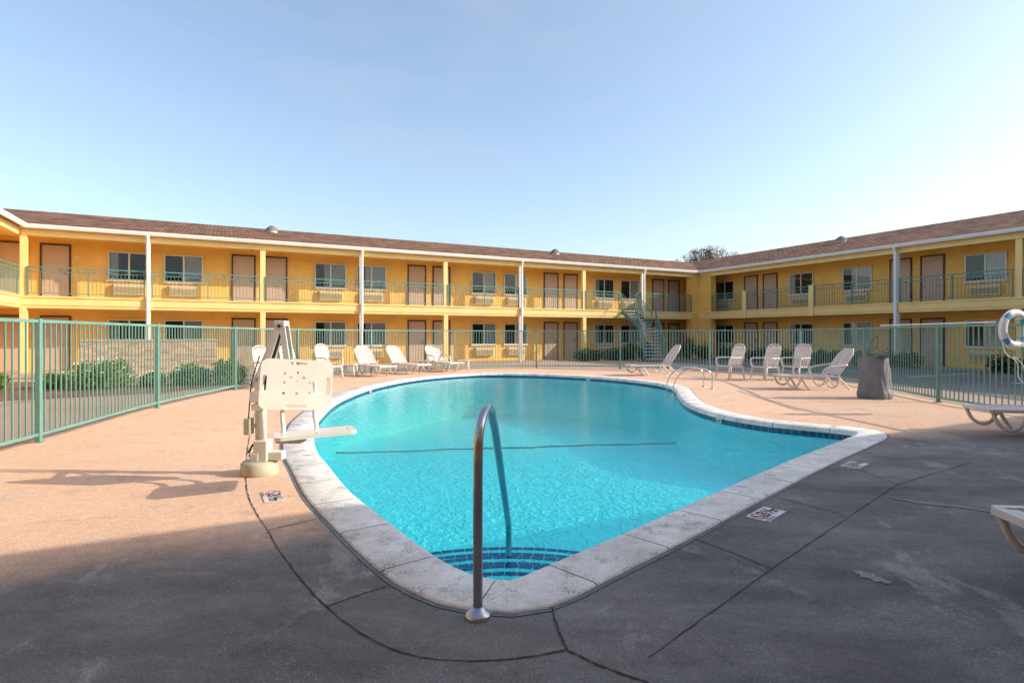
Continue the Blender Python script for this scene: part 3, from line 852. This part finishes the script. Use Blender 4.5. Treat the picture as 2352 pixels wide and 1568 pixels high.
# foreground handrail
hr = thing('pool_handrail', 'bent brushed steel handrail at the pool entry steps', 'handrail', (0, 0, 0))
pth = [(-.164, 2.70, .0), (-.164, 2.70, .45), (-.163, 2.705, .78), (-.160, 2.73, .87), (-.148, 2.79, .94), (-.13, 2.88, .972), (-.115, 2.97, .955), (-.105, 3.06, .89), (-.09, 3.25, .745), (-.05, 3.95, .20), (-.03, 4.35, -.10), (-.028, 4.42, -.16), (-.027, 4.44, -.25), (-.027, 4.44, -.44)]
MB().tube(smoothpath(pth, 6), .0235, 0, 20).obj('rail_tube', M_steel, hr)
mb = MB(); mb.lathe([(.064, 0), (.064, .008), (.058, .018), (.040, .030), (.030, .045), (.0235, .05)], 28, 0, Matrix.Translation((-.164, 2.70, .001)))
mb.obj('base_flange', M_steel, hr)

for i, dy in enumerate((0, .62)):
    g = thing('grab_rail', 'polished steel grab rail hooped over the pool edge', 'handrail', (0, 0, 0), 0, 'grab rails at the pool ladder')
    Y_ = 14.1 + dy
    MB().tube(smoothpath([(5.02, Y_, 0), (5.02, Y_, .30), (4.93, Y_, .46), (4.7, Y_, .52), (4.40, Y_, .48), (4.18, Y_, .33), (4.07, Y_, .12), (4.06, Y_, -.05), (4.06, Y_, -.3)], 6), .018, 0, 10).obj('rail_tube', M_chrome, g)
    MB().lathe([(.055, 0), (.055, .01), (.03, .03)], 16, 0, Matrix.Translation((5.02, Y_, .001))).obj('base_flange', M_chrome, g)

# pool lift
lf = thing('pool_lift', 'cream accessible pool lift with seat on an olive base', 'pool lift', (-2.47, 5.5, 0.001))
mb = MB(); mb.lathe([(.172, 0), (.178, .015), (.172, .105), (.155, .125), (.05, .13)], 30); mb.obj('base', M_olive, lf)
mb = MB(); mb.box(-.035, .10, -.07, .07, .125, .33, 0); mb.box(.10, .24, -.05, .05, .135, .22, 0); mb.box(-.07, .02, -.075, .075, .125, .21, 0)
mb.obj('mast_foot', M_lift, lf, bev=.012)
mb = MB(); mb.tube([(.035, 0, .3), (.02, 0, .95)], .034, 0, 12); mb.tube([(-.035, .03, .2), (-.04, .03, .95)], .022, 0, 8); mb.box(-.06, .06, -.05, .05, .62, .68); mb.box(-.055, .05, -.05, .05, .84, .90)
mb.obj('mast', M_lift, lf)
mb = MB(); mb.box(-.14, -.075, -.05, .05, .38, .54); mb.box(-.075, -.04, -.02, .02, .44, .48); mb.obj('motor_box', M_olive, lf, bev=.01)
mb = MB(); mb.tube([(-.11, 0, .20), (-.07, 0, .28), (-.03, 0, .22)], .012); mb.box(-.10, -.04, -.02, .02, .16, .19); mb.obj('lever', M_black, lf)
def bar(mb, a_, b_, w, y0, y1, mi=0):
    a_ = Vector(a_); b_ = Vector(b_); d_ = (b_ - a_).normalized(); q = Vector((-d_.y, d_.x)) * w / 2
    mb.prism([tuple(a_ - q), tuple(b_ - q), tuple(b_ + q), tuple(a_ + q)], y0, y1, mi)
ar = MB()
for y0, y1 in ((-.06, -.045), (.045, .06)):
    bar(ar, (-.03, .72), (.21, 1.45), .060, y0, y1)
    bar(ar, (.30, 1.02), (.235, 1.47), .060, y0, y1)
bar(ar, (-.06, .86), (.16, 1.40), .03, -.02, .02)
ar.box(.165, .265, -.065, .065, 1.44, 1.49)
ar.box(-.07, .03, -.065, .065, .70, .80)
ar.obj('lift_arm', M_lift, lf, bev=.006)
ac2 = MB(); bar(ac2, (.04, .80), (.19, 1.36), .022, -.02, .02); ac2.tube([(.215, -.075, 1.44), (.215, .075, 1.44)], .016); bar(ac2, (.25, 1.10), (.232, 1.40), .02, -.02, .02)
ac2.tube(smoothpath([(-.10, -.03, .5), (-.075, -.05, .7), (-.05, -.06, .9), (.03, -.07, 1.15)], 5), .006, 0, 6)
ac2.obj('actuator', M_black, lf)
def rrect(w, h, r, n_=6):
    pts = []
    for cx_, cy_, a0 in ((w / 2 - r, h / 2 - r, 0), (-w / 2 + r, h / 2 - r, 90), (-w / 2 + r, -h / 2 + r, 180), (w / 2 - r, -h / 2 + r, 270)):
        for i in range(n_ + 1):
            t = R(a0 + 90 * i / n_); pts.append((cx_ + r * math.cos(t), cy_ + r * math.sin(t)))
    return pts
def plate(name, outl, holes, th, mat, parent, M):
    polys = [[Vector((x, y, 0)) for x, y in outl]] + [[Vector((x, y, 0)) for x, y in h] for h in holes]
    t = tessellate_polygon(polys); vs = [p for pl_ in polys for p in pl_]; n_ = len(vs)
    V = [(p.x, -th / 2, p.y) for p in vs] + [(p.x, th / 2, p.y) for p in vs]
    fs = [];
    for a_, b_, c_ in t:
        nz = (vs[b_] - vs[a_]).cross(vs[c_] - vs[a_]).z
        if nz < 0: a_, c_ = c_, a_
        fs.append((a_, b_, c_)); fs.append((c_ + n_, b_ + n_, a_ + n_))
    o = 0
    for pl_ in polys:
        k_ = len(pl_)
        for i in range(k_): fs.append((o + i, o + i + n_, o + (i + 1) % k_ + n_, o + (i + 1) % k_))
        o += k_
    return MB().add(V, fs, 0, M).obj(name, mat, parent, bev=.006)
outl = rrect(.63, .46, .07)
slots = [[(x + cx_, y + cy_) for x, y in rrect(w_, h_, .014, 3)] for cx_, cy_, w_, h_ in ((-.275, 0, .032, .16), (.275, 0, .032, .16), (0, -.195, .18, .022), (0, .195, .16, .022))]
hol = [[(cx_ + .012 * math.cos(t), cy_ + .012 * math.sin(t)) for t in [2 * math.pi * i / 8 for i in range(8)]] for cx_, cy_ in ((-.11, .10), (.0, .11), (.11, .10), (-.11, .02), (.0, .03), (.11, .02), (-.11, -.08), (.11, -.08), (0, -.08), (-.055, .065), (.055, .065))]
Mb = Matrix.Translation((.49, -.33, .895)) @ Matrix.Rotation(R(27), 4, 'Z') @ Matrix.Rotation(R(4), 4, 'Y') @ Matrix.Rotation(R(-6), 4, 'X')
plate('backrest', outl, slots + hol, .030, M_lift, lf, Mb)
mb = MB()
for x0, y0 in ((.37, -.36), (.63, -.26)):
    mb.tube(smoothpath([(x0, y0, .92), (x0, y0 - .01, .74), (x0 + .01, y0 - .03, .60), (x0 + .05, y0 - .10, .52), (x0 + .12, y0 - .28, .485)], 5), .020, 0, 10)
mb.tube([(.30, -.40, .80), (.70, -.24, .80)], .018)
mb.tube([(.27, .02, 1.05), (.36, -.30, 1.02)], .026); mb.tube([(.46, -.29, .84), (.28, -.0, 1.04)], .018)
mb.obj('seat_frame', M_lift, lf)
seat = rrect(.66, .40, .06)
Ms = Matrix.Translation((.76, -.62, .50)) @ Matrix.Rotation(R(24), 4, 'Z') @ Matrix.Rotation(R(-2), 4, 'Y') @ Matrix.Rotation(R(88), 4, 'X')
plate('seat', seat, [[(x + cx_, y + cy_) for x, y in rrect(.02, .10, .009, 2)] for cx_, cy_ in ((-.27, 0), (.27, 0), (0, .1), (0, -.1))], .028, M_lift, lf, Ms)
mb = MB(); mb.box(.46, .68, -.74, -.60, .43, .482); mb.obj('seat_bracket', M_olive, lf, bev=.01)

# bagged bin
bn = thing('bagged_bin', 'dark grey tarp bag draped over a bin by the fence', 'bin', (7.8, 12.05, .001))
mb = MB(); seg = 80; rows = 36; vs = []
for i in range(rows):
    f = i / (rows - 1); z = .88 * f
    for k_ in range(seg):
        t = 2 * math.pi * k_ / seg
        base = .315 - .035 * f
        fold = .009 * math.sin(t * 7 + 2.2 * math.sin(z * 4)) * (.3 + f) + .024 * noise.noise(Vector((math.cos(t) * 2.0, math.sin(t) * 2.0 + 4, z * 3.0)))
        sag = .025 * math.exp(-((f - .10) / .10) ** 2)
        r_ = base + fold + sag
        sq = 1 + .05 * math.cos(4 * t + .5)
        top_ = (.035 * math.sin(t * 2 + 1) + .015 * math.sin(t * 5)) * max(0, (f - .6) / .4)
        vs.append((r_ * sq * math.cos(t) - .04 * f, r_ * sq * .85 * math.sin(t), z + top_))
mb.add(vs, [(i * seg + k_, i * seg + (k_ + 1) % seg, (i + 1) * seg + (k_ + 1) % seg, (i + 1) * seg + k_) for i in range(rows - 1) for k_ in range(seg)], smooth=True)
mb.add([(.255 * math.cos(2 * math.pi * k_ / seg) - .035, .21 * math.sin(2 * math.pi * k_ / seg), .80) for k_ in range(seg)], [tuple(range(seg))])
mb.obj('tarp', M_tarp, bn)
mb = MB()
mb.tube(smoothpath([(-.10, 0, .79), (-.14, .0, 1.05), (-.06, 0, 1.25), (.06, .05, 1.32), (.08, .05, 1.15), (0, 0, 1.05)], 6), .005, 0, 5)
mb.tube(smoothpath([(.1, 0, .79), (.12, .0, .95), (.02, 0, 1.08), (-.12, .05, 1.0), (-.10, .05, .85)], 6), .004, 0, 5)
mb.obj('wire_hoops', M_dark, bn)

# life ring
lr = thing('life_ring', 'white life ring with blue bands hanging on the fence', 'life ring', (8.50, 9.5, 1.45))
mb = MB(); seg = 48; rows = 14; vs = []
Mr = Matrix.Rotation(R(15), 4, 'Z')
for i in range(seg):
    t = 2 * math.pi * i / seg
    for k_ in range(rows):
        q = 2 * math.pi * k_ / rows
        vs.append(((.27 + .07 * math.cos(q)) * math.cos(t), .055 * math.sin(q), (.27 + .07 * math.cos(q)) * math.sin(t)))
for i in range(seg):
    fs = [(i * rows + k_, ((i + 1) % seg) * rows + k_, ((i + 1) % seg) * rows + (k_ + 1) % rows, i * rows + (k_ + 1) % rows) for k_ in range(rows)]
    mb.f += [list(f) for f in fs]; mb.m += [1 if (i % 12) in (4, 5, 6) else 0] * rows; mb.s += [True] * rows
mb.v = [Mr @ Vector(v) for v in vs]
mb.obj('ring_float', [M_white, M_blue], lr)
mb = MB()
mb.tube([Mr @ Vector(((.355 + (.03 * math.cos(t * 2))) * math.cos(t), -.02, (.355 + .03 * math.cos(t * 2)) * math.sin(t))) for t in [2 * math.pi * i / 32 for i in range(32)]], .009, 0, 6, closed=True)
mb.tube(smoothpath([(-.25, -.06, -.22), (-.22, -.08, -.4), (-.05, -.1, -.55), (-.02, -.1, -.8), (.1, -.1, -.9), (.05, -.1, -.6), (-.1, -.08, -.45)], 6), .008, 0, 6)
mb.obj('rope', M_white, lr)

rp = thing('rescue_pole', 'long white rescue pole resting along the fence top', 'pole')
MB().tube([(8.86, 13.2, 1.585), (8.52, 9.9, 1.585)], .014, 0, 8).obj('pole_tube', M_white, rp)
MB().tube([(8.90, 13.55, 1.585), (8.86, 13.2, 1.585)], .020, 0, 8).obj('pole_grip', M_frame, rp)

# ------------------------------------------------------------ depth marker tiles
def textmesh(body, size, bold=0):
    c = bpy.data.curves.new('txt', 'FONT'); c.body = body; c.size = size; c.align_x = 'CENTER'; c.align_y = 'CENTER'; c.offset = bold; c.extrude = 0
    o = bpy.data.objects.new('txt', c); COL.objects.link(o)
    dg = bpy.context.evaluated_depsgraph_get(); dg.update()
    me = bpy.data.meshes.new_from_object(o.evaluated_get(dg)); bpy.data.objects.remove(o); me.materials.clear(); return me
def marker(u, v, ang, w=.34, h=.17):
    p = gp(u, v)
    t = thing('depth_marker', 'white tile depth marker with no diving symbol in the deck', 'sign', (p[0], p[1], 0), ang, 'depth markers set in the deck')
    MB().box(-w / 2, w / 2, -h / 2, h / 2, -.004, .006).obj('tile', M_tilew, t)
    me = textmesh('3\u00bd', .15, .003); me.materials.append(M_ink); place(me, 'depth_number', t, (.045, .006, .0085))
    me = textmesh('FT', .06, .002); me.materials.append(M_ink); place(me, 'unit_lettering', t, (.135, -.01, .0085))
    me = textmesh('NO DIVING', .026, .0006); me.materials.append(M_ink); place(me, 'warning_lettering', t, (-.095, -.071, .0085))
    s_ = MB()
    for a0 in range(24):
        t0, t1 = 2 * math.pi * a0 / 24, 2 * math.pi * (a0 + 1) / 24
        s_.add([(.062 * math.cos(t0), .062 * math.sin(t0), 0), (.062 * math.cos(t1), .062 * math.sin(t1), 0), (.05 * math.cos(t1), .05 * math.sin(t1), 0), (.05 * math.cos(t0), .05 * math.sin(t0), 0)], [(0, 1, 2, 3)])
    M = Matrix.Rotation(R(-45), 4, 'Z'); s_.add([(-.052, -.006, .001), (.052, -.006, .001), (.052, .006, .001), (-.052, .006, .001)], [(0, 1, 2, 3)], 0, M)
    s_.obj('prohibition_ring', M_red, t, (-.095, .012, .0085))
    f_ = MB(); M = Matrix.Rotation(R(-30), 4, 'Z')
    f_.add([(-.035, -.007, 0), (.012, -.007, 0), (.012, .007, 0), (-.035, .007, 0)], [(0, 1, 2, 3)], 0, M)
    f_.add([(.026 + .009 * math.cos(2 * math.pi * i / 8), .009 * math.sin(2 * math.pi * i / 8), 0) for i in range(8)], [tuple(range(8))], 0, M)
    f_.add([(-.036, -.035, 0), (.036, -.035, 0), (.036, -.028, 0), (-.036, -.028, 0)], [(0, 1, 2, 3)])
    f_.obj('diver_symbol', M_ink, t, (-.095, .012, .0078))
marker(1760, 1181, R(45)); marker(1963, 1068, R(42)); marker(627, 1140, R(-60), .32, .16)
for u, v in ((897, 892), (1283, 872), (1567, 897), (1650, 953)):
    q = Vector(gp(u, v)[:2]); best = min([i * .1 for i in range(int(PL / .1))], key=lambda s: (inn(s, CW) - q).length)
    p = inn(best, CW + .004); tt = (at(best + .1) - at(best - .1)).normalized(); ang = math.atan2(tt.y, tt.x)
    t = thing('waterline_depth_tile', 'small white depth tile on the pool waterline band', 'sign', (p.x, p.y, -.085), ang, 'depth tiles on the waterline')
    MB().box(-.075, .075, -.004, .012, -.06, .035).obj('tile', M_tilew, t)
    me = textmesh('5 FT', .06, .001); me.materials.append(M_ink); o = place(me, 'depth_number', t, (0, .0145, -.012)); o.rotation_euler = (R(90), 0, R(180))

# ------------------------------------------------------------ light
EL = R(25); AZ = R(92.3)
sun = Vector((math.sin(AZ) * math.cos(EL), math.cos(AZ) * math.cos(EL), math.sin(EL)))
ld = bpy.data.lights.new('Sun', 'SUN'); ld.energy = 5.0; ld.angle = R(.4); ld.color = (1, .91, .76)
lo = bpy.data.objects.new('Sun', ld); COL.objects.link(lo); lo.rotation_euler = (-sun).to_track_quat('-Z', 'Y').to_euler(); lo.location = (30, 0, 30)
wd = bpy.data.worlds.new('World'); scene.world = wd; wd.use_nodes = True; nt = wd.node_tree
bg = nt.nodes['Background']
sky = nt.nodes.new('ShaderNodeTexSky'); sky.sky_type = 'NISHITA'; sky.sun_disc = False; sky.sun_elevation = EL; sky.sun_rotation = AZ
sky.air_density = 1.0; sky.dust_density = 1.8; sky.ozone_density = 1.2
tc = nt.nodes.new('ShaderNodeTexCoord')
mp = nt.nodes.new('ShaderNodeMapping'); mp.inputs['Scale'].default_value = (1.2, 1.2, 5.5); mp.inputs['Rotation'].default_value = (.25, .2, .5); nt.links.new(tc.outputs['Generated'], mp.inputs[0])
cl = nt.nodes.new('ShaderNodeTexNoise'); cl.inputs['Scale'].default_value = 1.6; cl.inputs['Detail'].default_value = 9; cl.inputs['Roughness'].default_value = .62; cl.inputs['Distortion'].default_value = .5
nt.links.new(mp.outputs[0], cl.inputs['Vector'])
cr = ramp(nt, cl.outputs['Fac'], [(.46, 0.14), (.80, .42)])
gain = mixc(nt, 1.0, sky.outputs[0], (1.92, 1.92, 1.92), 'MULTIPLY')
cmix = mixc(nt, cr, gain, (4.3, 4.8, 5.5))
nt.links.new(cmix, bg.inputs[0]); bg.inputs[1].default_value = .15

# ------------------------------------------------------------ camera
cd = bpy.data.cameras.new('Camera'); cd.sensor_width = 36; cd.lens = F / 2352 * 36; cd.shift_y = -.006; cd.clip_end = 3000; cd.clip_start = .05
co_ = bpy.data.objects.new('Camera', cd); COL.objects.link(co_); co_.location = (0, 0, EH); co_.rotation_euler = (R(90), 0, 0)
scene.camera = co_
scene.view_settings.view_transform = 'Standard'; scene.view_settings.look = 'None'; scene.view_settings.exposure = 0
